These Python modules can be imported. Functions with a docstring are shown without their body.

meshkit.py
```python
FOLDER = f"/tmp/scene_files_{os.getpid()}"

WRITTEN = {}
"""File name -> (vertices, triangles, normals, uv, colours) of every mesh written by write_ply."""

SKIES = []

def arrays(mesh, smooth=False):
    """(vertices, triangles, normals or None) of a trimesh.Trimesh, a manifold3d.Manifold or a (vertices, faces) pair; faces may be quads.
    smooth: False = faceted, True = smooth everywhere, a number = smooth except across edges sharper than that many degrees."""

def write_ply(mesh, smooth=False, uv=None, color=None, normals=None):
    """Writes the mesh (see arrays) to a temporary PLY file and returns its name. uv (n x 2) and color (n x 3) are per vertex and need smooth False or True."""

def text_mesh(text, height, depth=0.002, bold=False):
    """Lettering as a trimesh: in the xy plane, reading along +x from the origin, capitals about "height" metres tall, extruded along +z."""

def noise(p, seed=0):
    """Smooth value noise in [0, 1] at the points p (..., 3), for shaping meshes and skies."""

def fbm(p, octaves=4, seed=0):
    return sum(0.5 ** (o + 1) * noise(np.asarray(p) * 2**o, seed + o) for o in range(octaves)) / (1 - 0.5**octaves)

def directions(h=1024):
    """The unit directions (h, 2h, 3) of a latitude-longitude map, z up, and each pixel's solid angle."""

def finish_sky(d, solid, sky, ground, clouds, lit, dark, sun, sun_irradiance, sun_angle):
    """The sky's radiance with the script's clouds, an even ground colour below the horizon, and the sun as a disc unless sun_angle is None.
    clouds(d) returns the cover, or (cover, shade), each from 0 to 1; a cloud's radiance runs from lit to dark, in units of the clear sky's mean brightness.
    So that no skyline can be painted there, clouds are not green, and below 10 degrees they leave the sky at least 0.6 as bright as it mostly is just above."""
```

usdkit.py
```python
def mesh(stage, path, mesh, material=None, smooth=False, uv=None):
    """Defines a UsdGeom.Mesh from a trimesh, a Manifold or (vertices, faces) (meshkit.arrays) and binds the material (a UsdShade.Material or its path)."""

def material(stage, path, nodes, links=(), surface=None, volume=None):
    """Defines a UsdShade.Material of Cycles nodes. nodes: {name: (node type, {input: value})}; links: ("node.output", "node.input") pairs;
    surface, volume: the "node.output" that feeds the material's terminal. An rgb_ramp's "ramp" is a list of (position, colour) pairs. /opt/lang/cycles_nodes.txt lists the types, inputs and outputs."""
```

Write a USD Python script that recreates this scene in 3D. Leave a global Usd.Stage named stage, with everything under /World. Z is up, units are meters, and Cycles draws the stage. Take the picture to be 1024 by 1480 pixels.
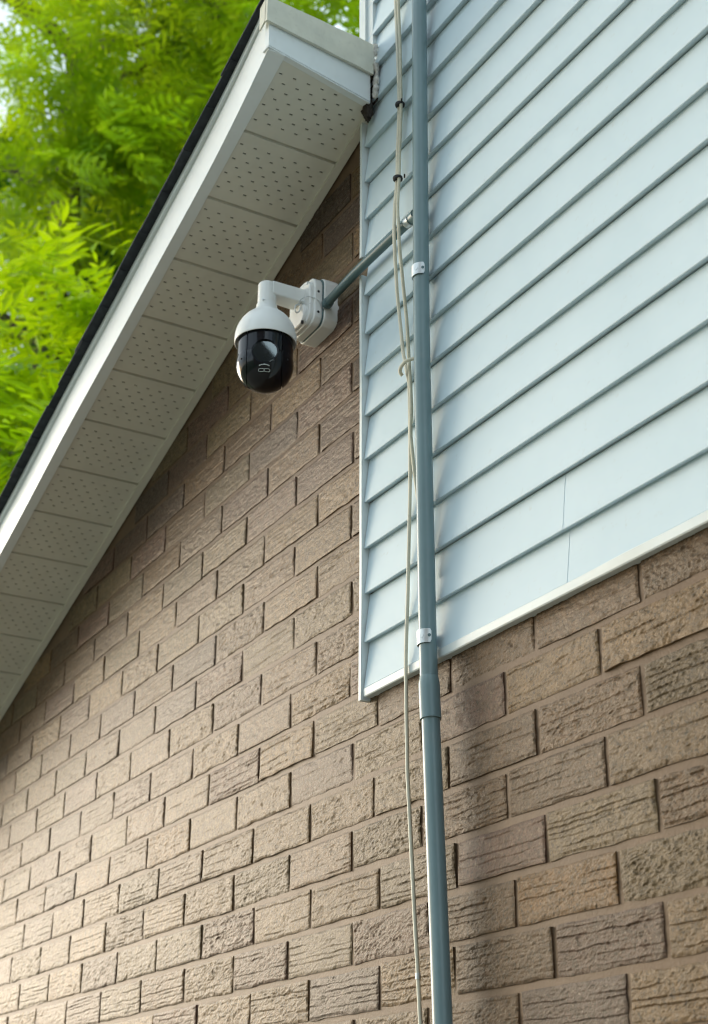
import math
import numpy as np
import trimesh
import manifold3d as m3
from shapely.geometry import Polygon, box as sbox
from pxr import Usd, UsdGeom, UsdLux, UsdShade, Gf, Sdf, Vt
import usdkit
import meshkit

stage = Usd.Stage.CreateInMemory()
UsdGeom.SetStageUpAxis(stage, UsdGeom.Tokens.z)
UsdGeom.SetStageMetersPerUnit(stage, 1.0)
stage.SetDefaultPrim(UsdGeom.Xform.Define(stage, '/World').GetPrim())
UsdGeom.Scope.Define(stage, '/World/Looks')

# ------------------------------------------------------------------ camera
YAW, PITCH, ROLL = -1.05362, 0.42343, 0.00432
EYE = np.array([0.0, -1.41932, -0.97744])
FPX = 2141.95                                     # focal length in pixels of the 1024 px wide photograph
_cy, _sy, _cp, _sp, _cr, _sr = math.cos(YAW), math.sin(YAW), math.cos(PITCH), math.sin(PITCH), math.cos(ROLL), math.sin(ROLL)
FWD = np.array([_sy * _cp, _cy * _cp, _sp])
_rt = np.array([_cy, -_sy, 0.0]); _up = np.cross(_rt, FWD)
RIGHT = _cr * _rt + _sr * _up
UP = -_sr * _rt + _cr * _up
cam = UsdGeom.Camera.Define(stage, '/World/camera')
cam.AddTransformOp().Set(Gf.Matrix4d(*RIGHT, 0, *UP, 0, *(-FWD), 0, *EYE, 1))
cam.CreateHorizontalApertureAttr(36.0)
cam.CreateVerticalApertureAttr(36.0 * 1024 / 708)
cam.CreateFocalLengthAttr(FPX / 1024 * 36.0)
cam.CreateFStopAttr(8.0)
cam.CreateFocusDistanceAttr(2.75)
cam.CreateClippingRangeAttr(Gf.Vec2f(0.05, 2000))
EXPOSURE = 0.68
cam.CreateExposureAttr(EXPOSURE)

# ------------------------------------------------------------------ sky and sun (bright overcast, light from the left)
SUN = np.array([-0.92, -0.33, 0.19]); SUN /= np.linalg.norm(SUN)
SKY_STRENGTH = 0.15
sky_mat = usdkit.material(stage, '/World/Looks/sky', {
    'tc': ('texture_coordinate', {}),
    'sky': ('sky_texture', {'sky_type': 'single_scattering', 'sun_disc': False, 'sun_elevation': float(math.asin(SUN[2])),
                            'sun_rotation': float(math.atan2(SUN[0], SUN[1])), 'air_density': 1.0, 'aerosol_density': 2.5, 'ozone_density': 1.0}),
    'cl': ('noise_texture', {'scale': 2.2, 'detail': 6.0, 'roughness': 0.55}),
    'cr': ('map_range', {'from_min': 0.36, 'from_max': 0.62, 'to_min': 0.15, 'to_max': 0.85, 'clamp': True}),
    'mx': ('mix_color', {'b': (6.6, 7.7, 8.3), 'use_clamp': False}),
    'bg': ('background_shader', {'strength': SKY_STRENGTH})},
    [('tc.generated', 'cl.vector'), ('cl.fac', 'cr.value'), ('cr.result', 'mx.fac'), ('sky.color', 'mx.a'), ('mx.result', 'bg.color')],
    surface='bg.background')
dome = UsdLux.DomeLight.Define(stage, '/World/sky')
dome.GetPrim().SetCustomDataByKey('kind', 'structure')
UsdShade.MaterialBindingAPI.Apply(dome.GetPrim()).Bind(sky_mat)
sun = UsdLux.DistantLight.Define(stage, '/World/sun')
sun.CreateIntensityAttr(0.35); sun.CreateAngleAttr(30.0); sun.CreateNormalizeAttr(True)
sun.CreateColorAttr(Gf.Vec3f(1.0, 0.92, 0.80))
_z = SUN; _x = np.cross([0, 0, 1], _z); _x /= np.linalg.norm(_x); _y = np.cross(_z, _x)
sun.AddTransformOp().Set(Gf.Matrix4d(*_x, 0, *_y, 0, *_z, 0, 0, 0, 20, 1))

# ------------------------------------------------------------------ helpers
_used = {}
def numbered(parent, name):
    key = f'{parent}/{name}'
    k = _used.get(key, 0); _used[key] = k + 1
    return key if k == 0 else f'{key}_{k:03d}'
def tag(prim, label=None, category=None, group=None, kind=None):
    for k, v in (('label', label), ('category', category), ('group', group), ('kind', kind)):
        if v: prim.SetCustomDataByKey(k, v)
    return prim
def thing(name, label, category, loc=(0, 0, 0), group=None):
    x = UsdGeom.Xform.Define(stage, numbered('/World', name))
    x.AddTranslateOp().Set(Gf.Vec3d(*map(float, loc)))
    t = x.GetPrim(); t._loc = None
    tag(t, label, category, group)
    LOC[str(t.GetPath())] = np.asarray(loc, float)
    return t
LOC = {}
def origin(prim):
    p = str(prim.GetPath()).split('/')
    return LOC.get('/World/' + p[2], np.zeros(3))
def arr(mesh):
    if hasattr(mesh, 'to_mesh'):
        mm = mesh.to_mesh(); return np.array(mm.vert_properties[:, :3], float), np.array(mm.tri_verts, int)
    if isinstance(mesh, tuple):
        return np.asarray(mesh[0], float), np.asarray(mesh[1], int)
    return np.asarray(mesh.vertices, float), np.asarray(mesh.faces, int)
def obj(name, mesh, mat, parent=None, smooth=False, tint=None, kind=None, label=None):
    """one mesh, given in world coordinates, under parent (or top level)"""
    base = '/World' if parent is None else str(parent.GetPath())
    v, f = arr(mesh)
    if parent is not None: v = v - origin(parent)
    m = usdkit.mesh(stage, numbered(base, name), (v, f), mat, smooth=smooth)
    if tint is not None:
        t = np.asarray(tint, np.float32)
        if t.ndim == 1: t = np.tile(t, (len(v), 1))
        UsdGeom.PrimvarsAPI(m).CreatePrimvar('tint', Sdf.ValueTypeNames.Float3Array, 'vertex').Set(Vt.Vec3fArray.FromNumpy(t))
    tag(m.GetPrim(), label, None, None, kind)
    return m.GetPrim()
def join(parts):
    vs, fs, n = [], [], 0
    for p in parts:
        v, f = arr(p); vs.append(v); fs.append(f + n); n += len(v)
    return np.vstack(vs), np.vstack(fs)
def tri(f):
    f = np.asarray(f, int)
    return np.vstack([f[:, [0, 1, 2]], f[:, [0, 2, 3]]]) if f.shape[1] == 4 else f
def hexa(p):
    """8 points: bottom ring 0-3 counter-clockwise seen from above, top ring 4-7"""
    f = [[3, 2, 1, 0], [4, 5, 6, 7], [0, 1, 5, 4], [1, 2, 6, 5], [2, 3, 7, 6], [3, 0, 4, 7]]
    return np.asarray(p, float), tri(f)
def box(x0, x1, y0, y1, z0, z1):
    return hexa([(x0, y0, z0), (x1, y0, z0), (x1, y1, z0), (x0, y1, z0), (x0, y0, z1), (x1, y0, z1), (x1, y1, z1), (x0, y1, z1)])
def sweep_x(prof, xs, wob=None):
    """closed profile of (y, z) points, counter-clockwise seen from +x, along the xs; wob(x, y, z) moves y"""
    prof = np.asarray(prof, float); xs = np.asarray(xs, float); n, k = len(prof), len(xs)
    v = np.zeros((k, n, 3)); v[..., 0] = xs[:, None]; v[..., 1:] = prof[None]
    if wob is not None: v[..., 1] += wob(v)
    i, j = np.meshgrid(np.arange(k - 1), np.arange(n), indexing='ij'); j2 = (j + 1) % n
    q = np.stack([i * n + j, i * n + j2, (i + 1) * n + j2, (i + 1) * n + j], -1).reshape(-1, 4)
    P = Polygon(prof)
    tv, tf = trimesh.creation.triangulate_polygon(P, engine='earcut')
    idx = np.array([np.argmin(((prof - t) ** 2).sum(1)) for t in tv]); cap = idx[tf]
    a = prof[cap]; s = np.cross(a[:, 1] - a[:, 0], a[:, 2] - a[:, 0])
    cap = np.where(s[:, None] > 0, cap, cap[:, ::-1])
    area = np.sum(prof[:, 0] * np.roll(prof[:, 1], -1) - np.roll(prof[:, 0], -1) * prof[:, 1])
    qt = tri(q)
    if area > 0: qt = qt[:, ::-1]
    return v.reshape(-1, 3), np.vstack([qt, cap + (k - 1) * n, cap[:, ::-1]])
def tube(path, r, sides=14, cap=True):
    p = np.asarray(path, float); n = len(p); r = np.broadcast_to(np.asarray(r, float), (n,))
    t = np.gradient(p, axis=0); t /= np.linalg.norm(t, axis=1, keepdims=True)
    a = np.array([0, 0, 1.0]) if abs(t[0][2]) < 0.9 else np.array([1.0, 0, 0])
    u = np.cross(t[0], a); u /= np.linalg.norm(u); rings = []
    for i in range(n):
        u = u - t[i] * (u @ t[i]); u /= np.linalg.norm(u); w = np.cross(t[i], u)
        ang = np.arange(sides) / sides * 2 * np.pi
        rings.append(p[i] + r[i] * (np.cos(ang)[:, None] * u + np.sin(ang)[:, None] * w))
    v = np.vstack(rings)
    i, j = np.meshgrid(np.arange(n - 1), np.arange(sides), indexing='ij'); j2 = (j + 1) % sides
    f = tri(np.stack([i * sides + j, i * sides + j2, (i + 1) * sides + j2, (i + 1) * sides + j], -1).reshape(-1, 4))
    if cap:
        k = len(v); v = np.vstack([v, p[:1], p[-1:]]); a = np.arange(sides); b = (a + 1) % sides
        f = np.vstack([f, np.stack([np.full(sides, k), b, a], 1), np.stack([np.full(sides, k + 1), a + (n - 1) * sides, b + (n - 1) * sides], 1)])
    return v, f
def spline(pts, n):
    from scipy.interpolate import CubicSpline, PchipInterpolator
    p = np.asarray(pts, float); s = np.r_[0, np.cumsum(np.linalg.norm(np.diff(p, axis=0), axis=1))]
    return PchipInterpolator(s, p)(np.linspace(0, s[-1], n))
def revolve(prof, sides=64):
    """profile of (r, z) from bottom to top, about z"""
    p = np.asarray(prof, float); n = len(p); a = np.arange(sides) / sides * 2 * np.pi
    v = np.stack([p[:, None, 0] * np.cos(a), p[:, None, 0] * np.sin(a), np.repeat(p[:, None, 1], sides, 1)], -1).reshape(-1, 3)
    i, j = np.meshgrid(np.arange(n - 1), np.arange(sides), indexing='ij'); j2 = (j + 1) % sides
    return v, tri(np.stack([i * sides + j, i * sides + j2, (i + 1) * sides + j2, (i + 1) * sides + j], -1).reshape(-1, 4))
def rounded(points, r, seg=20):
    s = m3.Manifold.sphere(r, seg)
    return m3.Manifold.batch_hull([s.translate(tuple(map(float, q))) for q in points])
def place(mesh, M, o):
    """local axes are the columns of M"""
    v, f = arr(mesh)
    return v @ np.asarray(M).T + o, f
def rotated_cylinder(a, b, r, sides=24):
    return tube([a, b], r, sides)
def project(P):
    d = np.asarray(P, float) - EYE; z = d @ FWD
    return np.stack([512 + FPX * (d @ RIGHT) / z, 740 - FPX * (d @ UP) / z], -1), z

# ------------------------------------------------------------------ materials
def M(name, nodes, links, surface):
    return usdkit.material(stage, '/World/Looks/' + name, nodes, links, surface=surface)
def plain(name, color, rough=0.5, metallic=0.0, var=0.08, scale=9.0, bump=0.0, bscale=300.0, bdist=0.001, spec=0.5, dirt=None, dirt_amt=0.0, coat=0.0, sheen=0.0, tint=(1.0, 1.0, 1.0)):
    c = np.array(color)
    nodes = {'g': ('geometry', {}), 'n': ('noise_texture', {'scale': scale, 'detail': 5.0, 'roughness': 0.6}),
             'r': ('rgb_ramp', {'ramp': [(0.3, tuple(c * (1 - var))), (0.7, tuple(np.minimum(c * (1 + var), 0.95)))]}),
             'p': ('principled_bsdf', {'roughness': rough, 'metallic': metallic, 'specular_ior_level': spec, 'coat_weight': coat, 'sheen_weight': sheen, 'sheen_roughness': 0.25, 'sheen_tint': tint, 'specular_tint': tint})}
    links = [('g.position', 'n.vector'), ('n.fac', 'r.fac')]
    out = 'r.color'
    if dirt is not None:
        nodes['dn'] = ('noise_texture', {'scale': scale * 4.7, 'detail': 8.0, 'roughness': 0.7})
        nodes['dm'] = ('map_range', {'from_min': 0.55, 'from_max': 0.8, 'to_min': 0.0, 'to_max': dirt_amt, 'clamp': True})
        nodes['dx'] = ('mix_color', {'b': dirt})
        links += [('g.position', 'dn.vector'), ('dn.fac', 'dm.value'), ('dm.result', 'dx.fac'), (out, 'dx.a')]; out = 'dx.result'
    links.append((out, 'p.base_color'))
    if bump:
        nodes['bn'] = ('noise_texture', {'scale': bscale, 'detail': 4.0, 'roughness': 0.6})
        nodes['b'] = ('bump', {'strength': bump, 'distance': bdist})
        links += [('g.position', 'bn.vector'), ('bn.fac', 'b.height'), ('b.normal', 'p.normal')]
    return M(name, nodes, links, 'p.BSDF')

BRICK = M('brick', {
    'g': ('geometry', {}), 't': ('attribute', {'attribute': 'tint'}),
    'n1': ('noise_texture', {'scale': 42.0, 'detail': 6.0, 'roughness': 0.7}),
    'm1': ('map_range', {'from_min': 0.3, 'from_max': 0.7, 'to_min': 0.42, 'to_max': 1.65, 'clamp': True}),
    'x1': ('mix_color', {'blend_type': 'multiply', 'fac': 1.0, 'use_clamp': False}),
    'n2': ('noise_texture', {'scale': 170.0, 'detail': 3.0, 'roughness': 0.6}),
    'm2': ('map_range', {'from_min': 0.58, 'from_max': 0.68, 'to_min': 0.0, 'to_max': 0.55, 'clamp': True}),
    'x2': ('mix_color', {'b': (0.26, 0.20, 0.145)}),
    'm3': ('map_range', {'from_min': 0.36, 'from_max': 0.46, 'to_min': 0.9, 'to_max': 0.0, 'clamp': True}),
    'x3': ('mix_color', {'b': (0.022, 0.015, 0.011)}),
    'n4': ('noise_texture', {'scale': 300.0, 'detail': 5.0, 'roughness': 0.75}),
    'b': ('bump', {'strength': 1.0, 'distance': 0.0018}),
    'p': ('principled_bsdf', {'roughness': 0.36, 'specular_ior_level': 0.38, 'ior': 1.5, 'specular_tint': (1.0, 0.82, 0.54), 'diffuse_roughness': 0.3, 'sheen_weight': 0.0, 'sheen_roughness': 0.2, 'sheen_tint': (1.0, 0.82, 0.52)})},
    [('g.position', 'n1.vector'), ('g.position', 'n2.vector'), ('g.position', 'n4.vector'), ('n1.fac', 'm1.value'),
     ('t.color', 'x1.a'), ('m1.result', 'x1.b'), ('n2.fac', 'm2.value'), ('m2.result', 'x2.fac'), ('x1.result', 'x2.a'),
     ('n2.fac', 'm3.value'), ('m3.result', 'x3.fac'), ('x2.result', 'x3.a'), ('x3.result', 'p.base_color'),
     ('n4.fac', 'b.height'), ('b.normal', 'p.normal')], 'p.BSDF')
MORTAR = plain('mortar', (0.130, 0.084, 0.054), 0.45, var=0.2, scale=14.0, bump=0.6, bscale=260.0, bdist=0.0014, spec=0.2, dirt=(0.13, 0.09, 0.07), dirt_amt=0.6, sheen=0.0, tint=(1.0, 0.82, 0.56))
SIDING = M('white_siding', {
    'g': ('geometry', {}), 'mp': ('mapping', {'scale': (1.5, 30.0, 30.0)}),
    'n': ('noise_texture', {'scale': 8.0, 'detail': 5.0, 'roughness': 0.6}),
    'n0': ('noise_texture', {'scale': 2.1, 'detail': 5.0, 'roughness': 0.6}),
    'r': ('rgb_ramp', {'ramp': [(0.3, (0.53, 0.655, 0.72)), (0.7, (0.59, 0.71, 0.775))]}),
    'd': ('noise_texture', {'scale': 46.0, 'detail': 9.0, 'roughness': 0.72}),
    'dm': ('map_range', {'from_min': 0.60, 'from_max': 0.8, 'to_min': 0.0, 'to_max': 0.4, 'clamp': True}),
    'dx': ('mix_color', {'b': (0.42, 0.42, 0.38)}),
    'b': ('bump', {'strength': 0.12, 'distance': 0.0008}),
    'p': ('principled_bsdf', {'roughness': 0.55, 'specular_ior_level': 0.3})},
    [('g.position', 'mp.vector'), ('mp.vector', 'n.vector'), ('g.position', 'n0.vector'), ('n0.fac', 'r.fac'), ('g.position', 'd.vector'), ('d.fac', 'dm.value'),
     ('dm.result', 'dx.fac'), ('r.color', 'dx.a'), ('dx.result', 'p.base_color'), ('n.fac', 'b.height'), ('b.normal', 'p.normal')], 'p.BSDF')
TRIM = plain('white_trim', (0.64, 0.71, 0.72), 0.4, var=0.05, scale=5, dirt=(0.45, 0.44, 0.38), dirt_amt=0.35)
FASCIA = plain('fascia_white', (0.74, 0.79, 0.80), 0.38, var=0.03, scale=4, dirt=(0.5, 0.5, 0.45), dirt_amt=0.22)
CREAM = plain('cream_flashing', (0.62, 0.62, 0.53), 0.55, var=0.10, scale=16, dirt=(0.40, 0.40, 0.33), dirt_amt=0.5, bump=0.25, bscale=60, bdist=0.003)
SOFFIT = plain('soffit', (0.65, 0.64, 0.56), 0.5, var=0.05, scale=6, dirt=(0.45, 0.42, 0.35), dirt_amt=0.25)
WOOD = plain('dark_wood', (0.07, 0.055, 0.04), 0.9)
SHINGLE = plain('shingle', (0.035, 0.042, 0.05), 0.9, var=0.35, scale=40, bump=1.0, bscale=420, bdist=0.002, spec=0.25)
PVC = plain('grey_pvc', (0.150, 0.225, 0.240), 0.28, var=0.07, scale=7, dirt=(0.25, 0.27, 0.26), dirt_amt=0.25, bump=0.05, bscale=40)
PVC_DARK = plain('dark_grey_pvc', (0.075, 0.135, 0.145), 0.3, var=0.08, scale=9)
STEEL = plain('zinc_steel', (0.58, 0.61, 0.61), 0.42, metallic=0.85, var=0.1, scale=60, bump=0.15, bscale=200)
WHITE = plain('white_enamel', (0.76, 0.78, 0.77), 0.34, var=0.03, scale=12, dirt=(0.55, 0.54, 0.48), dirt_amt=0.25)
BLACK = plain('gloss_black', (0.005, 0.006, 0.008), 0.09, var=0.1, spec=0.35)
DARK = plain('matte_black', (0.01, 0.01, 0.011), 0.6)
CABLE = plain('ivory_cable', (0.60, 0.58, 0.47), 0.45, var=0.1, scale=20, dirt=(0.30, 0.29, 0.20), dirt_amt=0.6)
CABLE2 = plain('aged_ivory_cable', (0.52, 0.50, 0.38), 0.5, var=0.14, scale=30, dirt=(0.16, 0.16, 0.12), dirt_amt=0.8)
CAULK = plain('old_caulk', (0.55, 0.54, 0.50), 0.7, var=0.35, scale=60, dirt=(0.10, 0.09, 0.07), dirt_amt=0.9, bump=0.8, bscale=120, bdist=0.003)
ROT = plain('rotten_wood', (0.035, 0.028, 0.022), 0.95, var=0.4, scale=90, bump=1.0, bscale=160, bdist=0.004)
MARK = plain('grey_print', (0.42, 0.46, 0.45), 0.4)
LENS = M('lens_glass', {'fr': ('fresnel', {'IOR': 2.7}), 't': ('transparent_bsdf', {'color': (0.75, 0.85, 0.85)}), 'gl': ('glossy_bsdf', {'color': (0.9, 1, 1), 'roughness': 0.02}),
                        'm': ('mix_closure', {})}, [('fr.fac', 'm.fac'), ('t.BSDF', 'm.closure1'), ('gl.BSDF', 'm.closure2')], 'm.closure')
GROUND = plain('driveway', (0.26, 0.24, 0.195), 0.9, var=0.15, scale=1.3, bump=0.4, bscale=30, bdist=0.004, dirt=(0.2, 0.19, 0.16), dirt_amt=0.4)
LAWN = plain('lawn', (0.06, 0.10, 0.025), 0.9, var=0.35, scale=4)
BARK = plain('bark', (0.10, 0.075, 0.055), 0.9, var=0.3, scale=14, bump=1.0, bscale=40, bdist=0.02)
def leafmat(name, c, tr):
    return M(name, {'g': ('geometry', {}), 'n': ('noise_texture', {'scale': 1.1, 'detail': 3.0}),
        'r': ('rgb_ramp', {'ramp': [(0.32, tuple(np.array(c) * 0.6)), (0.68, tuple(np.array(c) * 1.3))]}),
        'r2': ('rgb_ramp', {'ramp': [(0.32, tuple(np.array(tr) * 0.7)), (0.68, tuple(np.array(tr) * 1.25))]}),
        'h': ('mix_color', {'b': (0.17, 0.20, 0.01)}), 'rm': ('map_range', {'from_min': 0.0, 'from_max': 1.0, 'to_min': 0.0, 'to_max': 0.5}),
        'p': ('principled_bsdf', {'roughness': 0.5, 'specular_ior_level': 0.35}), 't': ('translucent_bsdf', {}), 'm': ('mix_closure', {'fac': 0.64})},
        [('g.position', 'n.vector'), ('n.fac', 'r.fac'), ('n.fac', 'r2.fac'), ('g.random_per_island', 'rm.value'), ('rm.result', 'h.fac'), ('r.color', 'h.a'),
         ('h.result', 'p.base_color'), ('r2.color', 't.color'), ('p.BSDF', 'm.closure1'), ('t.BSDF', 'm.closure2')], 'm.closure')
LEAF = leafmat('leaf_green', (0.11, 0.21, 0.004), (0.52, 0.72, 0.003))
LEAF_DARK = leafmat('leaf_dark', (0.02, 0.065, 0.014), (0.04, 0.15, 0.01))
LEAF_PALE = leafmat('leaf_pale', (0.135, 0.245, 0.006), (0.58, 0.78, 0.01))

# ------------------------------------------------------------------ geometry constants (metres; wall face is the plane y = 0)
RM, RB = 0.31256, 2.0542            # the rake: soffit height z = RM * x + RB
def rake(x): return RM * np.asarray(x) + RB
GZ = -2.55                           # ground
EDGE = -2.428                        # left edge of the siding
# ------------------------------------------------------------------ ground
def sheet(x0, x1, y0, y1, z): return np.array([(x0, y0, z), (x1, y0, z), (x1, y1, z), (x0, y1, z)], float), np.array([[0, 1, 2], [0, 2, 3]])
tag(obj('lawn', sheet(-400, 400, -400, 400, GZ), LAWN), kind='structure')
tag(obj('driveway', sheet(-9.0, 30.0, -5.5, -0.0, GZ + 0.004), GROUND), kind='structure')

# ------------------------------------------------------------------ brick wall
rng = np.random.default_rng(11)
wall = thing('brick_wall', 'weathered brown rug-faced brick wall with raked joints under the sloping eave and the white siding', 'wall')
XL, XR = -7.0, 1.2
def wall_poly():
    return Polygon([(XL, GZ), (XR, GZ), (XR, -0.098), (EDGE + 0.02, -0.098), (EDGE + 0.02, rake(EDGE + 0.02) + 0.10), (XL, rake(XL) + 0.10)])
v, f = arr(trimesh.creation.extrude_polygon(wall_poly(), 0.10, engine='earcut'))
v = np.stack([v[:, 0], 0.0020 + v[:, 2], v[:, 1]], 1); f = f[:, ::-1]
obj('mortar', (v, f), MORTAR, wall)
PAL = [((0.134, 0.080, 0.036), 0.29), ((0.093, 0.051, 0.026), 0.27), ((0.086, 0.045, 0.033), 0.18), ((0.110, 0.075, 0.038), 0.16), ((0.140, 0.069, 0.022), 0.03), ((0.062, 0.039, 0.032), 0.07)]
BED0, COURSE, MODULE, JOINT = -0.1803, 0.0873, 0.2621, 0.0118
row_shift = {1: -0.018, -1: -0.004, 5: -0.008}
def brick_mesh(x0, x1, z0, z1, cu, cv, r, seed):
    L, H = x1 - x0, z1 - z0
    nu, nv = max(4, int(round(L / cu)) + 1), max(4, int(round(H / cv)) + 1)
    u, w = np.linspace(0, 1, nu), np.linspace(0, 1, nv)
    # crowd lines to the edges so that the arris is crisp
    e = 0.0035
    u = np.r_[0, e / L, u[1:-1][(u[1:-1] * L > 1.5 * e) & ((1 - u[1:-1]) * L > 1.5 * e)], 1 - e / L, 1]
    w = np.r_[0, e / H, w[1:-1][(w[1:-1] * H > 1.5 * e) & ((1 - w[1:-1]) * H > 1.5 * e)], 1 - e / H, 1]
    nu, nv = len(u), len(w)
    U, W = np.meshgrid(u * L, w * H, indexing='ij')
    q = lambda a, b, k=0.0: np.stack([U * a + seed * 7.13, W * b + k, np.full_like(U, seed * 1.7)], -1)
    style = r.random()
    groove = 1.0 if style < 0.62 else (0.45 if style < 0.85 else 0.12)
    rough = r.uniform(0.6, 1.3)
    d = 0.0013 * rough * (meshkit.fbm(q(60, 170), 4, 3) - 0.5) * 2
    d += 0.0013 * rough * (meshkit.noise(q(190, 300), 15) - 0.5) + 0.0014 * rough * (meshkit.noise(q(420, 560), 16) - 0.5)
    d += 0.0018 * (meshkit.noise(q(9, 24), 5) - 0.5)
    ng = int(r.integers(4, 8))
    tilt = r.normal(0, 0.007)
    for g in range(ng):
        v0 = H * (g + 0.55 + r.uniform(-0.25, 0.25)) / (ng + 0.1)
        line = v0 + tilt * (U - L / 2) + 0.0017 * (meshkit.fbm(np.stack([U * 26 + g * 31 + seed, U * 0 + seed * .3, U * 0], -1), 3, 9) - 0.5) * 2
        s = np.clip((meshkit.noise(np.stack([U * 14 + g * 17.3 + seed * 3.1, U * 0 + g, U * 0 + seed], -1), 12) - 0.30) * 2.6, 0, 1) * r.uniform(0.6, 1.1)
        t = W - line
        edge = t + 0.0009 * (meshkit.noise(q(330, 40, g * 3.0), 61) - 0.5) * 2
        d += groove * s * (0.0026 * np.exp(-(edge / 0.0010) ** 2) - 0.0010 * np.exp(-((edge - 0.0024) / 0.0014) ** 2) * meshkit.noise(q(210, 60, g * 1.0), 63) * 1.6)
    tear = np.clip((meshkit.fbm(q(26, 60, 4.0), 3, 21) - 0.60) * 7, 0, 1)
    d += tear * 0.0028 * rough * meshkit.noise(q(150, 240), 23)
    # worn, chipped edges
    de = np.minimum(np.minimum(U, L - U), np.minimum(W, H - W))
    chip = 0.0014 + 0.0045 * np.clip(meshkit.fbm(q(40, 40, 9.0), 3, 31) - 0.48, 0, 1) * 2
    d += chip * np.clip(1 - de / 0.0055, 0, 1) ** 2
    ox = 0.0016 * (meshkit.noise(q(30, 60, 2.0), 41) - 0.5) * 2; oz = 0.0018 * (meshkit.noise(q(28, 70, 5.0), 43) - 0.5) * 2
    d = np.minimum(d, 0.0021)
    y = d + r.normal(0, 0.0006) + r.normal(0, 0.003) * (W - H / 2) / H * 0.5 - 0.0018
    P = np.stack([x0 + U + ox, y, z0 + W + oz], -1)
    idx = np.arange(nu * nv).reshape(nu, nv)
    quads = np.stack([idx[:-1, :-1], idx[1:, :-1], idx[1:, 1:], idx[:-1, 1:]], -1).reshape(-1, 4)
    ring = np.r_[idx[:, 0], idx[-1, 1:], idx[-2::-1, -1], idx[0, -2:0:-1]]
    V = P.reshape(-1, 3); n = len(V); k = len(ring)
    a = V[ring].copy(); b = a.copy(); b[:, 1] = 0.018
    i = np.arange(k); j = (i + 1) % k
    skirt = np.stack([n + j, n + i, n + k + i, n + k + j], 1)
    return np.vstack([V, a, b]), np.vstack([tri(quads), tri(skirt)])
bricks = []
for row in range(-30, 28):
    zt = BED0 - COURSE * row - JOINT / 2; zb = zt - COURSE + JOINT
    if zb < GZ: continue
    phase = (-2.764 if row % 2 == 0 else -2.655) + row_shift.get(row, rng.normal(0, 0.005))
    k0 = int(math.floor((XL - phase) / MODULE)); k1 = int(math.ceil((XR - phase) / MODULE))
    xs = phase + MODULE * np.arange(k0, k1 + 1) + rng.normal(0, 0.0035, k1 - k0 + 1)
    for xa, xb in zip(xs[:-1], xs[1:]):
        a, b = xa + 0.0050, xb - 0.0050
        if row <= -2 or zt > -0.094:
            b = min(b, EDGE + 0.018)
        if b - a < 0.03: continue
        if zt > rake(a) + 0.06: continue
        bricks.append((a, b, zb + rng.normal(0, 0.0008), zt + rng.normal(0, 0.0008)))
seen, unseen = [], []
for n, (a, b, z0, z1) in enumerate(bricks):
    uv, dep = project([(a, 0, z0), (b, 0, z0), (b, 0, z1), (a, 0, z1), ((a + b) / 2, 0, (z0 + z1) / 2)])
    inside = ((uv[:, 0] > 0) & (uv[:, 0] < 1024) & (uv[:, 1] > 0) & (uv[:, 1] < 1480) & (dep > 0)).any()
    hidden = z0 > rake(b) - 0.012
    area = 0.5 * abs(sum(uv[i, 0] * uv[(i + 1) % 4, 1] - uv[(i + 1) % 4, 0] * uv[i, 1] for i in range(4)))
    (seen if inside and not hidden else unseen).append((area, n, float(np.mean(dep))))
seen.sort(reverse=True)
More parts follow.
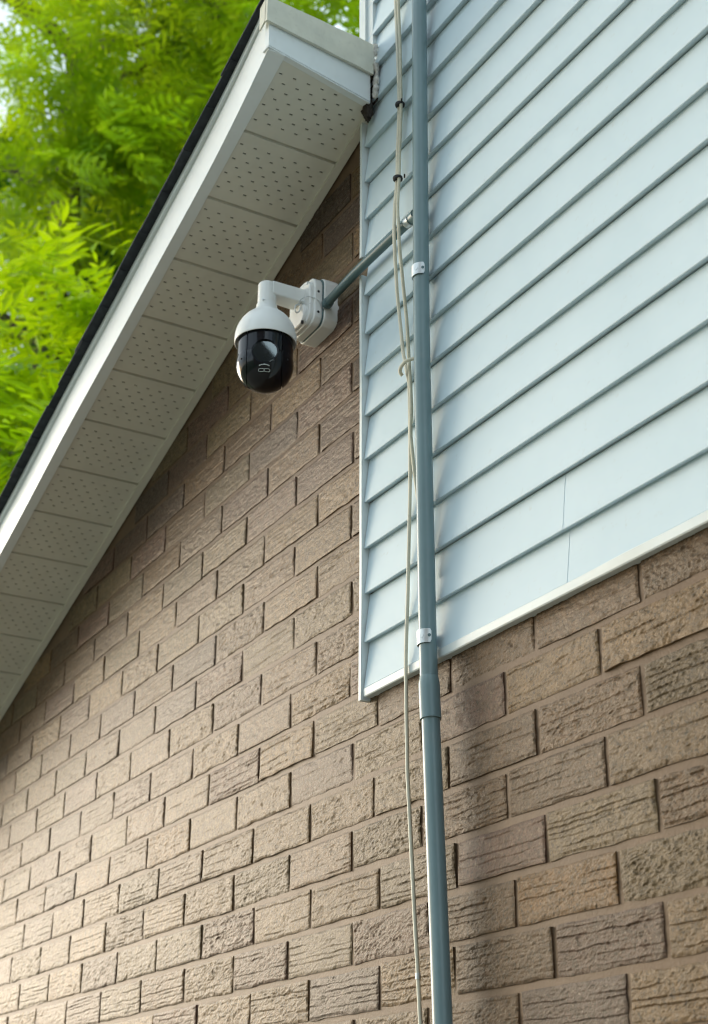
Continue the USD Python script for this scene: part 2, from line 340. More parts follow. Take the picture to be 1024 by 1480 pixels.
def tone(r):
    c = np.array(PAL[r.choice(len(PAL), p=np.array([w for _, w in PAL]) / sum(w for _, w in PAL))][0])
    return c * r.uniform(0.66, 1.18)
rest_v, rest_f, rest_t, cnt = [], [], [], 0
for rank, (area, n, dep) in enumerate(seen + unseen):
    a, b, z0, z1 = bricks[n]; r = np.random.default_rng(1000 + n)
    vis = rank < len(seen)
    if vis:
        px = FPX * 708 / 1024 / dep
        cv = max(0.0012, 0.85 / px); cu = max(0.0022, 1.7 / px)
    else:
        cu, cv = 0.09, 0.03
    mesh = brick_mesh(a, b, z0, z1, cu, cv, r, n * 0.37)
    c = tone(r)
    if rank < min(300, len(seen)):
        obj('brick', mesh, BRICK, wall, smooth=True, tint=c)
    else:
        rest_v.append(mesh[0]); rest_f.append(mesh[1] + cnt); cnt += len(mesh[0]); rest_t.append(np.tile(c, (len(mesh[0]), 1)))
obj('brickwork', (np.vstack(rest_v), np.vstack(rest_f)), BRICK, wall, smooth=True, tint=np.vstack(rest_t), kind='stuff')
print('bricks in view', len(seen), 'all', len(bricks))

# ------------------------------------------------------------------ white siding
siding = thing('siding_wall', 'upper wall clad in pale white horizontal vinyl siding to the right of the brick', 'wall')
obj('wall_core', box(EDGE + 0.004, XR, -0.0005, 0.20, -0.096, 3.2), TRIM, siding)
obj('side_wall', box(EDGE + 0.004, EDGE + 0.20, 0.2005, 4.0, -0.096, 3.2), TRIM, siding)
SX0 = EDGE + 0.006
def lap_wob(seed, amp=0.0007):
    def w(V):
        P = np.stack([V[..., 0] * 1.9 + seed * 5.1, V[..., 2] * 9.0, np.full(V.shape[:2], seed * 2.3)], -1)
        return amp * (meshkit.noise(P, 77) - 0.5) * 2 * (V[..., 1] < -0.003)
    return w
def lap_profile(zb, zt, yb=-0.0172, yt=-0.0040):
    s = lambda t: (yb + (yt - yb) * t, zb + (zt - zb) * t)
    return [(-0.0008, zb + 0.0035), (yb + 0.0035, zb + 0.0005), (yb + 0.0010, zb - 0.0002), (yb + 0.0001, zb + 0.0009), s(0.06), s(0.3), s(0.55), s(0.8), s(1.0), (-0.0008, zt)]
LAP = 0.1016
for k in range(15, -17, -1):
    zb = (14 - k) * LAP + (0.0012 if k % 2 else -0.0012)
    zt = zb + LAP + 0.0022
    if k == 15: zb = -0.0965
    w = lap_wob(k)
    if k in (14, 15):
        xj = -1.771 if k == 14 else -1.768
        obj('siding_panel', sweep_x(lap_profile(zb, zt), np.linspace(SX0, xj, 26), w), SIDING, siding, smooth=25)
        obj('siding_panel', sweep_x([(y + (0.0005 if y < -0.001 else 0.0), z) for y, z in lap_profile(zb, zt)], np.linspace(xj - 0.02, XR, 60), w), SIDING, siding, smooth=25)
    else:
        obj('siding_panel', sweep_x(lap_profile(zb, zt), np.linspace(SX0, XR, 90), w), SIDING, siding, smooth=25)
# bottom starter trim: a thin lip that sags slightly, with a bent stretch
def trim_wob(V):
    x = V[..., 0]
    return -0.0022 * np.exp(-((x + 1.62) / 0.07) ** 2) * (V[..., 2] > -0.10) + 0.0006 * np.sin(x * 7.0)
obj('bottom_trim', sweep_x([(0.004, -0.1135), (-0.0165, -0.1145), (-0.0185, -0.1125), (-0.0192, -0.0985), (-0.0180, -0.0972), (-0.0150, -0.0980), (-0.0150, -0.1085), (0.004, -0.1085)],
                           np.linspace(EDGE + 0.006, XR, 110), trim_wob), TRIM, siding, smooth=25)
# left edge channel and the corner post above the roof
def chan(x0, x1, y0, y1, z0, z1, n=30):
    zs = np.linspace(z0, z1, n); V = []
    for i, z in enumerate(zs):
        d = 0.0012 * math.sin(z * 5.1) + 0.0006 * math.sin(z * 13.7)
        V += [(x0 + d, y0, z), (x1 + d, y0, z), (x1 + d, y1, z), (x0 + d, y1, z)]
    F = []
    for i in range(n - 1):
        for j in range(4):
            F.append([i * 4 + j, i * 4 + (j + 1) % 4, (i + 1) * 4 + (j + 1) % 4, (i + 1) * 4 + j])
    F += [[3, 2, 1, 0], [4 * n - 4, 4 * n - 3, 4 * n - 2, 4 * n - 1]]
    return np.array(V, float), tri(F)
obj('edge_channel', chan(EDGE - 0.006, EDGE + 0.003, -0.0225, 0.004, -0.120, 0.866), TRIM, siding, smooth=25)
obj('edge_channel', chan(EDGE - 0.006, EDGE + 0.003, -0.0225, 0.004, 0.914, 1.292), TRIM, siding, smooth=25)
obj('corner_post', hexa([(EDGE - 0.012, -0.022, 1.50), (-2.412, -0.022, 1.50), (-2.412, 0.01, 1.50), (EDGE - 0.012, 0.12, 1.50),
                         (EDGE - 0.012, -0.022, 3.2), (-2.412, -0.022, 3.2), (-2.412, 0.01, 3.2), (EDGE - 0.012, 0.12, 3.2)]), TRIM, siding)
obj('corner_post', box(-2.4115, -2.385, -0.0165, -0.001, 1.47, 3.2), TRIM, siding)

# ------------------------------------------------------------------ lower roof: soffit, fascia, shingles
roof = thing('lower_roof', 'overhanging gable eave with perforated beige soffit, white fascia and dark shingles', 'roof')
def rbox(x0, x1, y0, y1, r0, r1, n=1, wob=0.0, flare=0.0):
    xs = np.linspace(x0, x1, n + 1); V, F = [], []
    for i, x in enumerate(xs):
        d = wob * (math.sin(x * 4.3 + 1) + 0.6 * math.sin(x * 9.1)) - flare * max(0.0, 1 + (x + 2.34) / 0.5) ** 2; z = float(rake(x))
        V += [(x, y0 + d, z + r0), (x, y1, z + r0), (x, y1, z + r1), (x, y0 + d, z + r1)]
    for i in range(n):
        for j in range(4):
            F.append([i * 4 + j, (i + 1) * 4 + j, (i + 1) * 4 + (j + 1) % 4, i * 4 + (j + 1) % 4][::-1])
    F += [[0, 3, 2, 1], [n * 4, n * 4 + 1, n * 4 + 2, n * 4 + 3]]
    return np.array(V, float), tri(F)[:, ::-1] if False else tri(F)
PANEL = 0.19785
def soffit_panel(xa, xb):
    """panel between two seams with real slots; u runs up the slope, along x"""
    g = 0.0055
    outer = sbox(xa + g, -0.2685, xb - g, -0.019) if xb < -2.4 else Polygon([(xa + g, -0.2685), (-2.352, -0.2685), (-2.386, -0.019), (xa + g, -0.019)])
    holes = []
    for i in range(7):
        u = xa + (0.0345 + 0.0222 * i) / math.sqrt(1 + RM * RM) + 0.003
        for j in range(7):
            y = -0.2735 + 0.0355 * j + (0.0178 if i % 2 == 0 else 0.0)
            if -0.262 < y < -0.030 and u + 0.002 < xb - g - 0.010 - (0.034 * (y + 0.27) / 0.25 if xb > -2.4 else 0):
                holes.append(sbox(u - 0.0017, y - 0.0042, u + 0.0017, y + 0.0042))
    P = Polygon(outer.exterior.coords, [h.exterior.coords for h in holes])
    v, f = arr(trimesh.creation.extrude_polygon(P, 0.0015, engine='earcut'))
    v[:, 2] += rake(v[:, 0])
    lips = [rbox(xa + g - 0.0012, xa + g, -0.2685, -0.019, 0.0, 0.009)] + ([rbox(xb - g, xb - g + 0.0012, -0.2685, -0.019, 0.0, 0.009)] if xb < -2.4 else [])
    return join([(v, f)] + lips)
seams = [-2.5535 - PANEL * k for k in range(0, 23)]
edges = [-2.349] + seams
for xb, xa in zip(edges[:-1], edges[1:]):
    obj('soffit_panel', soffit_panel(xa, xb), SOFFIT, roof)
    obj('soffit_seam', rbox(xa - 0.0067, xa + 0.0067, -0.2685, -0.019, 0.0085, 0.0100), SOFFIT, roof)
obj('soffit_channel', rbox(XL, -2.40, -0.0235, -0.0022, -0.0075, -0.0005, 60, 0.0008), SOFFIT, roof)
obj('rake_fascia', rbox(XL, -2.3425, -0.2985, -0.2690, -0.006, 0.112, 90, 0.0012, 0.013), FASCIA, roof)
obj('drip_edge', rbox(XL, -2.3425, -0.3075, -0.2690, 0.1125, 0.1325, 90, 0.0010, 0.010), TRIM, roof)
obj('roof_deck', rbox(XL, -2.40, -0.2680, 4.0, 0.100, 0.1325), WOOD, roof)
obj('eave_end', rbox(XL - 0.02, XL - 0.0005, -0.2985, 0.10, -0.006, 0.1325), FASCIA, roof)
n_sh = 36; exposure = 0.131
for i in range(n_sh):
    xb = -2.376 - exposure * i; xa = xb - exposure - 0.05
    y0 = -0.331 + rng.normal(0, 0.0022); t = rng.normal(0, 0.0008)
    V = [(xa, y0, rake(xa) + 0.1375 + t), (xb, y0 + rng.normal(0, 0.001), rake(xb) + 0.1330), (xb, 4.0, rake(xb) + 0.1330), (xa, 4.0, rake(xa) + 0.1375),
         (xa, y0, rake(xa) + 0.1440 + t), (xb, y0, rake(xb) + 0.1372), (xb, 4.0, rake(xb) + 0.1372), (xa, 4.0, rake(xa) + 0.1440)]
    if i == 0:
        V = [(xa, y0, rake(xa) + 0.1375), (-2.341, y0, rake(-2.341) + 0.1330), (-2.390, -0.03, rake(-2.390) + 0.1330), (xa, -0.03, rake(xa) + 0.1375)]
        V = V + [tuple(np.add(p, (0, 0, 0.0055))) for p in V]
    obj('shingle', hexa(V), SHINGLE, roof)
# the cut end of the overhang, turned to the right
A0, B0 = np.array([-2.3365, -0.3140]), np.array([-2.3745, -0.030])
def endboard(zl0, zl1, zr0, zr1, off, th=0.014, a=A0, b=B0, n=14, wav=0.0):
    d = (b - a) / np.linalg.norm(b - a); nn = np.array([-d[1], d[0]]); nn = nn if nn[0] > 0 else -nn
    V, F = [], []
    for i in range(n + 1):
        t = i / n; c = a + (b - a) * t
        w = wav * math.sin(t * 17.0) * t
        o = c + nn * (off + w); q = c + nn * (off - th)
        V += [(o[0], o[1], zl0 + (zr0 - zl0) * t), (o[0], o[1], zl1 + (zr1 - zl1) * t), (q[0], q[1], zl1 + (zr1 - zl1) * t), (q[0], q[1], zl0 + (zr0 - zl0) * t)]
    for i in range(n):
        for j in range(4):
            F.append([i * 4 + j, (i + 1) * 4 + j, (i + 1) * 4 + (j + 1) % 4, i * 4 + (j + 1) % 4])
    F += [[0, 1, 2, 3], [n * 4 + 3, n * 4 + 2, n * 4 + 1, n * 4]]
    return np.array(V, float), tri(F)
obj('end_fascia', endboard(1.3235, 1.400, 1.3105, 1.400, 0.0), FASCIA, roof)
obj('end_flange', endboard(1.3195, 1.3222, 1.3060, 1.3092, -0.0005, 0.0240), FASCIA, roof)
obj('end_flashing', endboard(1.3830, 1.4520, 1.3870, 1.4760, 0.0085, 0.0075, a=np.array([-2.3345, -0.3260]), b=np.array([-2.3745, -0.026]), wav=0.0012), CREAM, roof)
obj('end_flashing', rbox(-2.362, -2.3350, -0.3265, -0.3225, 0.062, 0.126), CREAM, roof)
obj('end_block', hexa([(-2.45, -0.265, 1.335), (-2.36, -0.265, 1.335), (-2.395, -0.03, 1.335), (-2.45, -0.03, 1.335), (-2.45, -0.265, 1.42), (-2.36, -0.265, 1.42), (-2.395, -0.03, 1.42), (-2.45, -0.03, 1.42)]), WOOD, roof)
# torn caulk and the rotten gap between the overhang and the siding
cz = np.linspace(1.355, 1.480, 26)
cp = np.stack([-2.366 + 0.010 * (cz - 1.36) / 0.12 * -1 + 0.004 * np.sin(cz * 95) + rng.normal(0, 0.0012, 26), -0.0195 + 0.003 * np.sin(cz * 60), cz], 1)
obj('caulk_bead', tube(cp, np.clip(0.0062 + rng.normal(0, 0.0016, 26), 0.003, 0.01), 9), CAULK, roof, smooth=50)
for zc, xc, rr in ((1.366, -2.3615, 0.0075), (1.343, -2.3640, 0.0085), (1.331, -2.3665, 0.008)):
    s = trimesh.creation.icosphere(3, 1.0); d = 0.55 + 0.9 * meshkit.fbm(s.vertices * 2.1 + zc * 50, 3, 4)
    obj('caulk_lump', (s.vertices * d[:, None] * np.array([rr, rr * 0.8, rr * 1.7]) + (xc, -0.021, zc), s.faces), CAULK, roof, smooth=40)
s = trimesh.creation.icosphere(4, 1.0); d = 0.6 + 0.8 * meshkit.fbm(s.vertices * 2.6 + 9, 4, 8)
obj('rotten_gap', (s.vertices * d[:, None] * np.array([0.015, 0.012, 0.034]) + (-2.393, -0.027, 1.303), s.faces), ROT, roof, smooth=30)
obj('open_joint', box(-2.41, -2.366, -0.0155, -0.0138, 1.315, 1.375), ROT, roof)

# ------------------------------------------------------------------ surveillance camera on its wall bracket
C = np.array([-2.625, -0.157, 0.690])
cam_t = thing('security_camera', 'white dome security camera with black rotating eye hanging from a bracket on the brick wall', 'security camera', (-2.625, 0, 0.87))
UsdGeom.XformCommonAPI(cam_t).SetTranslate(Gf.Vec3d(-2.629, 0.0, 0.8745))
F_ = EYE - C; F_[2] = 0; F_ /= np.linalg.norm(F_); rotA = math.radians(-2.0)
F_ = np.array([F_[0] * math.cos(rotA) - F_[1] * math.sin(rotA), F_[0] * math.sin(rotA) + F_[1] * math.cos(rotA), 0])
R_ = np.cross(-F_, [0, 0, 1.0]) ; R_ /= np.linalg.norm(R_)
BM = np.stack([R_, np.array([0, 0, 1.0]), F_], 1)          # local x right, y up, z towards the viewer
def rect_slab(x0, x1, z0, z1, y0, y1, rc, re=0.004):
    """slab on the wall, corner radius rc, edge radius re"""
    pts = []
    for cx, cz, a0 in ((x1 - rc, z1 - rc, 0), (x0 + rc, z1 - rc, 90), (x0 + rc, z0 + rc, 180), (x1 - rc, z0 + rc, 270)):
        for k in range(5):
            a = math.radians(a0 + 22.5 * k)
            for y in (y0 - re, y1 + re):
                pts.append((cx + (rc - re) * math.cos(a), y, cz + (rc - re) * math.sin(a)))
    return rounded(pts, re, 16)
jb = rect_slab(-2.694, -2.5695, 0.8085, 0.940, 0.006, -0.037, 0.024, 0.004)
obj('junction_box', jb, WHITE, cam_t, smooth=30)
obj('gasket', rect_slab(-2.691, -2.5720, 0.8105, 0.9375, -0.0350, -0.0398, 0.022, 0.001), PVC_DARK, cam_t, smooth=30)
obj('mounting_plate', rect_slab(-2.689, -2.5735, 0.810, 0.937, -0.0385, -0.0600, 0.026, 0.004), WHITE, cam_t, smooth=30)
obj('front_cover', rect_slab(-2.681, -2.579, 0.812, 0.930, -0.058, -0.0705, 0.030, 0.0035), WHITE, cam_t, smooth=30)
obj('lower_cover', rect_slab(-2.674, -2.588, 0.815, 0.870, -0.066, -0.0800, 0.026, 0.0045), WHITE, cam_t, smooth=30)
for (x, y, z, nx) in ((-2.5785, -0.050, 0.893, 1), (-2.5785, -0.050, 0.838, 1), (-2.602, -0.0765, 0.8165, 0), (-2.585, -0.066, 0.858, 1)):
    if nx: a, b = (x - 0.004, y, z), (x + 0.0055, y, z)
    else: a, b = (x, y, z + 0.004), (x, y, z - 0.0022)
    obj('screw', rotated_cylinder(a, b, 0.0033, 14), DARK, cam_t, smooth=40)
for (x, z) in ((-2.592, 0.918), (-2.668, 0.829), (-2.597, 0.866)):
    yy = -0.0712 if z > 0.88 else -0.0806
    obj('screw', tube([(x, yy + 0.004, z), (x, yy - 0.0008, z)], 0.0036, 14), STEEL, cam_t, smooth=40)
# arm with rounded elbow
arm = rounded([(-2.625 + sx * 0.0175, y, 0.890 + sz * h) for y, h in ((-0.066, 0.0150), (-0.150, 0.0130)) for sx in (-1, 1) for sz in (-1, 1)], 0.0045, 20)
elbow = m3.Manifold.batch_hull([rounded([(-2.625 + 0.0165 * math.cos(t), C[1] + 0.0165 * math.sin(t), z)], 0.005, 16) for t in np.linspace(0, 2 * np.pi, 21)[:-1] for z in (0.8525, 0.9010)])
obj('bracket_arm', arm + elbow, WHITE, cam_t, smooth=35)
def rz(prof): 
    v, f = revolve([(r, z) for r, z in prof], 72); return v + np.array([C[0], C[1], 0.0]), f
obj('collar', rz([(0.0, 0.8385), (0.0235, 0.8385), (0.0240, 0.8395), (0.0240, 0.8475), (0.0232, 0.8490), (0.0, 0.8490)]), WHITE, cam_t, smooth=35)
RZ = 0.746
obj('dome_housing', rz([(0.055, RZ + 0.012), (0.0665, RZ + 0.004), (0.0690, RZ - 0.0005), (0.0702, RZ + 0.0005), (0.0708, RZ + 0.004), (0.0708, RZ + 0.0120), (0.0702, RZ + 0.022), (0.0680, RZ + 0.033), (0.0640, RZ + 0.044),
                        (0.0580, RZ + 0.0555), (0.0500, RZ + 0.066), (0.0410, RZ + 0.0745), (0.0325, RZ + 0.080), (0.0285, RZ + 0.0825), (0.0278, RZ + 0.0835), (0.0272, RZ + 0.0840), (0.0268, RZ + 0.0905), (0.0255, RZ + 0.0925), (0.0, RZ + 0.0925)]), WHITE, cam_t, smooth=35)
for ang in (-150, -20):
    a = math.radians(ang) + math.atan2(F_[1], F_[0])
    p0 = np.array([C[0] + 0.0225 * math.cos(a), C[1] + 0.0225 * math.sin(a), 0.851]); obj('screw', tube([p0, p0 + [0.0035 * math.cos(a), 0.0035 * math.sin(a), 0]], 0.0026, 12), STEEL, cam_t, smooth=40)
RB_ = 0.0640
ball = m3.Manifold.sphere(RB_, 120)
cyl = lambda r, z0, z1: m3.Manifold.cylinder(z1 - z0, r, r, 96).translate((0, 0, z0))
neck = m3.Manifold.cylinder(0.050, 0.0635, 0.0635, 96).rotate((-90, 0, 0)).translate((0, 0.012, 0))      # the yoke rises into the housing
body = (ball + neck.trim_by_plane((0, -1, 0), -0.060))
core = body.trim_by_plane((1, 0, 0), -0.0385).trim_by_plane((-1, 0, 0), -0.0385)
core = core - cyl(0.0285, 0.0520, 0.12).translate((0.0015, 0.004, 0))
inner = m3.Manifold.sphere(RB_ - 0.0035, 72)
obj('eye_body', place(core, BM, C), BLACK, cam_t, smooth=30)
obj('inner_body', place(inner - cyl(0.0285, 0.0515, 0.12).translate((0.0015, 0.004, 0)), BM, C), DARK, cam_t, smooth=30)
for sgn in (1, -1):
    cheek = body.trim_by_plane((sgn, 0, 0), 0.0400)
    big = m3.Manifold.sphere(RB_ + 0.0012, 96).trim_by_plane((sgn, 0, 0), 0.0400)
    cut = m3.Manifold.cylinder(0.2, 0.052, 0.052, 64, True).rotate((0, 90, 0)).translate((0, -0.008, 0))
    ck = cheek + (big ^ cut)
    ck_p = obj('side_cover', place(ck, BM, C), BLACK, cam_t, smooth=30)
    for yy in (0.026, -0.006):
        zz = math.sqrt(max(RB_ ** 2 - 0.050 ** 2 - yy ** 2, 0)); q = np.array([sgn * 0.0515, yy, zz])
        nrm = q / np.linalg.norm(q)
        obj('screw_hole', place(tube([q - nrm * 0.003, q + nrm * 0.0016], 0.0021, 12), BM, C), DARK, ck_p)
off = np.array([0.0015, 0.004, 0])
def ring(r0, r1, z0, z1):
    v, f = revolve([(r0, z0), (r1, z0), (r1, z1), (r0, z1), (r0, z0)], 72); return place((v + off, f), BM, C)
obj('lens_ring', ring(0.0268, 0.0300, 0.0540, 0.0592), BLACK, cam_t, smooth=30)
lens = obj('lens', ring(0.0, 0.0272, 0.0528, 0.0540), DARK, cam_t, smooth=30)
for r0, z in ((0.0225, 0.0546), (0.0165, 0.0544), (0.0115, 0.0550)):
    obj('lens_barrel', ring(r0 - 0.0014, r0, z - 0.0006, z + 0.0006), PVC_DARK, lens, smooth=30)
obj('lens_element', place((lambda v, f: (v * [0.0098, 0.0098, 0.004] + off + [0, 0, 0.0541], f))(*arr(trimesh.creation.icosphere(4, 1.0))), BM, C), BLACK, lens, smooth=True)
obj('lens_glass', ring(0.0, 0.0267, 0.0574, 0.0580), LENS, cam_t, smooth=30)
# two small lamp windows and printed marks under the lens
def on_ball(x, y, lift=0.0006):
    z = math.sqrt(RB_ ** 2 - x * x - y * y); q = np.array([x, y, z]); return q * (1 + lift / RB_)
def ball_path(pts, r): return place(tube([on_ball(*q) for q in pts], r, 6), BM, C)
obj('lamp_window', ball_path([(-0.0105, -0.0312), (-0.006, -0.0296), (0.001, -0.0290), (0.008, -0.0296), (0.0120, -0.0312)], 0.0013), MARK, cam_t)
t = np.linspace(0, 2 * np.pi, 25)
for cx, wd in ((-0.0055, 0.0062), (0.0070, 0.0062)):
    obj('lamp_window', ball_path([(cx + wd * math.copysign(abs(math.cos(a)) ** 0.6, math.cos(a)), -0.0395 + 0.0026 * math.copysign(abs(math.sin(a)) ** 0.6, math.sin(a))) for a in t], 0.00075), MARK, cam_t)
for i, (x, y) in enumerate(((0.0125, -0.0225), (0.0150, -0.0205), (0.0175, -0.0190), (0.0205, -0.0185))):
    obj('printed_mark', ball_path([(x, y), (x + 0.0012, y + 0.0008)], 0.0007), MARK, cam_t)
# safety tether with its snap hook
wire = spline([(-2.5705, -0.036, 0.846), (-2.5700, -0.046, 0.862), (-2.574, -0.058, 0.872), (-2.585, -0.074, 0.878), (-2.600, -0.082, 0.8755), (-2.6035, -0.0845, 0.868), (-2.602, -0.0860, 0.8625)], 40)
obj('tether', tube(wire, 0.0011, 8), STEEL, cam_t, smooth=True)
hook = np.array([(-2.603 + 0.0, -0.087 - 0.0065 * math.sin(a) - 0.004 * (0.5 - 0.5 * math.cos(a)), 0.8615 - 0.011 + 0.0115 * math.cos(a)) for a in np.linspace(0, 2 * np.pi, 30)])
obj('snap_hook', tube(hook, 0.0018, 8, cap=False), STEEL, cam_t, smooth=True)
obj('tether', tube(spline([(-2.668, -0.06, 0.806), (-2.672, -0.09, 0.800), (-2.668, -0.115, 0.795)], 16), 0.0006, 8), STEEL, cam_t, smooth=True)

# ------------------------------------------------------------------ conduits
CY = -0.0375
cond = thing('conduit', 'tall grey plastic conduit running vertically up the siding and brick', 'pipe')
upper = [(-2.118, CY, 3.2), (-2.1448, CY, 1.4259), (-2.1535, CY, 0.871), (-2.1578, CY, 0.540), (-2.1567, CY, 0.234), (-2.1555, CY, -0.047), (-2.1536, CY, -0.150)]
up = spline(upper, 90); obj('upper_pipe', tube(up, 0.0166, 28), PVC, cond, smooth=40)
bell_c = spline([(-2.1536, CY, -0.150), (-2.1530, CY, -0.179), (-2.1503, CY, -0.2310)], 12)
bt = np.linspace(0, 1, 12)
bell_o = tube(bell_c, 0.0166 + 0.0028 * np.clip(bt / 0.18, 0, 1), 28)
obj('coupling', bell_o, PVC, cond, smooth=40)
low = spline([(-2.1506, CY, -0.222), (-2.1405, CY, -0.4884), (-2.1309, CY, -0.746), (-2.118, CY, -1.15), (-2.10, CY, -1.8), (-2.10, CY, GZ)], 60)
obj('lower_pipe', tube(low, 0.0166, 28), PVC, cond, smooth=40)
def strap(cx, cz, w):
    """pipe strap: a band from the wall round the left and front of the pipe"""
    R = 0.0176; a = np.radians(np.linspace(135, 348, 32)); inner = np.stack([cx + R * np.cos(a), CY + R * np.sin(a)], 1); outer = np.stack([cx + (R + 0.0022) * np.cos(a), CY + (R + 0.0022) * np.sin(a)], 1)
    end = np.array([[cx - 0.0150, -0.0120]])
    inner = np.vstack([end + [0.002, 0], inner]); outer = np.vstack([end, outer])
    n = len(inner); V = np.vstack([np.c_[outer, np.full(n, cz - w / 2)], np.c_[inner, np.full(n, cz - w / 2)], np.c_[outer, np.full(n, cz + w / 2)], np.c_[inner, np.full(n, cz + w / 2)]])
    # rounded free end
    V[n - 1, 2] += w * 0.18; V[2 * n - 1, 2] += w * 0.18; V[3 * n - 1, 2] -= w * 0.18; V[4 * n - 1, 2] -= w * 0.18
    F = []
    for i in range(n - 1):
        F += [[i, i + 1, 2 * n + i + 1, 2 * n + i], [n + i, 3 * n + i, 3 * n + i + 1, n + i + 1], [i, n + i, n + i + 1, i + 1], [2 * n + i, 2 * n + i + 1, 3 * n + i + 1, 3 * n + i]]
    F += [[0, 2 * n, 3 * n, n], [n - 1, 2 * n - 1, 4 * n - 1, 3 * n - 1]]
    return V, tri(F)
for cx, cz in ((-2.1556, 0.712), (-2.1556, -0.0775)):
    s = obj('strap', strap(cx, cz, 0.0265), STEEL, cond, smooth=30)
    a = math.radians(336); q = np.array([cx + 0.0198 * math.cos(a), CY + 0.0198 * math.sin(a), cz]); n_ = np.array([math.cos(a), math.sin(a), 0])
    obj('screw', tube([q - n_ * 0.002, q + n_ * 0.0012], 0.0030, 14), PVC_DARK, s, smooth=40)
    a = math.radians(292); q = np.array([cx + 0.0196 * math.cos(a), CY + 0.0196 * math.sin(a), cz]); n_ = np.array([math.cos(a), math.sin(a), 0])
    obj('rivet', tube([q - n_ * 0.002, q + n_ * 0.0006], 0.0042, 14), STEEL, s, smooth=40)
side = thing('conduit', 'short grey conduit running sideways from the camera box to the vertical conduit', 'pipe')
sp = spline([(-2.572, -0.034, 0.8625), (-2.50, -0.0355, 0.866), (-2.404, -0.0355, 0.870), (-2.30, -0.0355, 0.869), (-2.180, -0.0355, 0.866)], 30)
obj('pipe', tube(sp, 0.0104, 22), PVC_DARK, side, smooth=40)
obj('connector', tube([(-2.5685, -0.034, 0.8623), (-2.5600, -0.034, 0.8628), (-2.5592, -0.034, 0.8628), (-2.5540, -0.0342, 0.863)], [0.0128, 0.0128, 0.0118, 0.0118], 22), PVC_DARK, side, smooth=30)
st = obj('strap', tube([(-2.212, -0.0355, 0.868), (-2.196, -0.0355, 0.867)], 0.0119, 22), STEEL, side, smooth=30)
obj('strap_tab', box(-2.213, -2.195, -0.0165, -0.0142, 0.876, 0.900), STEEL, st)
obj('screw', tube([(-2.204, -0.0145, 0.8885), (-2.204, -0.0195, 0.8885)], 0.0045, 12), STEEL, st, smooth=40)
obj('elbow_fitting', join([tube([(-2.188, -0.0355, 0.8665), (-2.1725, -0.0372, 0.866)], 0.0128, 22)]), PVC, side, smooth=40)

# ------------------------------------------------------------------ coax cables
c1 = [(-2.30, -0.0225, 2.8), (-2.282, -0.0225, 1.95), (-2.27, -0.0225, 1.5351), (-2.2634, -0.0225, 1.3653), (-2.2592, -0.0228, 1.2236), (-2.2613, -0.0263, 1.0993), (-2.251, -0.0352, 1.0054), (-2.2436, -0.0457, 0.9242), (-2.2369, -0.0520, 0.8556), (-2.2447, -0.0431, 0.7504), (-2.2564, -0.0299, 0.676), (-2.2539, -0.0239, 0.5931), (-2.243, -0.0229, 0.5388), (-2.2312, -0.0226, 0.4848), (-2.2308, -0.0225, 0.3901), (-2.2334, -0.0225, 0.2689), (-2.2417, -0.0225, 0.1247), (-2.2457, -0.0225, 0.0545), (-2.2535, -0.0240, -0.0822), (-2.2557, -0.0230, -0.1491), (-2.256, -0.022, -0.2803), (-2.2507, -0.022, -0.3702), (-2.2436, -0.022, -0.4699), (-2.2367, -0.022, -0.5662), (-2.2297, -0.022, -0.6479), (-2.2233, -0.022, -0.7381), (-2.205, -0.022, -0.95), (-2.20, -0.022, -1.6), (-2.20, -0.022, GZ)]
cab = thing('coax_cable', 'ivory cable hanging left of the conduit down over siding and brick', 'cable')
obj('sheath', tube(spline(c1, 320), 0.0037, 12), CABLE, cab, smooth=True)
obj('cable_tie', tube([(-2.2530, -0.0240, 1.220), (-2.2530, -0.0240, 1.2165), (-2.2530, -0.0240, 1.213)], [0.0105, 0.0112, 0.0105], 14), DARK, cab, smooth=40)
obj('cable_tie', tube([(-2.2450, -0.0365, 1.0085), (-2.2450, -0.0365, 1.005), (-2.2450, -0.0365, 1.0015)], [0.0105, 0.0112, 0.0105], 14), DARK, cab, smooth=40)
for z in (1.2165, 1.005):
    x = -2.2430 if z > 1.1 else -2.2345
    obj('tie_tail', tube(spline([(x, -0.026, z), (x + 0.010, -0.032, z - 0.001), (x + 0.013, -0.034, z - 0.005)], 8), 0.0018, 8), DARK, cab)
obj('cable_joint', tube([(-2.2290, -0.022, -0.656), (-2.2282, -0.022, -0.666)], 0.0047, 12), STEEL, cab, smooth=40)
c2 = [(-2.285, -0.025, 2.8), (-2.267, -0.025, 1.95), (-2.2537, -0.025, 1.5206), (-2.2473, -0.025, 1.352), (-2.2463, -0.0253, 1.2133), (-2.2482, -0.029, 1.0893), (-2.2381, -0.0378, 0.996), (-2.2285, -0.048, 0.9139), (-2.2151, -0.0535, 0.8332), (-2.221, -0.0424, 0.7371), (-2.228, -0.0306, 0.6605), (-2.2278, -0.0265, 0.5953), (-2.2258, -0.0253, 0.5296), (-2.222, -0.0251, 0.4797), (-2.2205, -0.025, 0.4316), (-2.2242, -0.025, 0.3865), (-2.2179, -0.025, 0.3223), (-2.2045, -0.025, 0.2416), (-2.185, -0.0215, 0.14), (-2.165, -0.0195, 0.05)]
cab2 = thing('coax_cable', 'second, darker ivory cable bowing out beside the first and tucked behind the conduit', 'cable')
obj('sheath', tube(spline(c2, 220), 0.0036, 12), CABLE2, cab2, smooth=True)
clip = obj('cable_hook', tube(spline([(-2.190, -0.014, 0.5385), (-2.205, -0.028, 0.5375), (-2.221, -0.0385, 0.535), (-2.2345, -0.040, 0.529), (-2.2425, -0.037, 0.522), (-2.2440, -0.031, 0.5165)], 30), 0.0038, 12), CABLE, smooth=True)
tag(clip, 'small ivory hook clip gathering the two cables beside the conduit', 'hook')

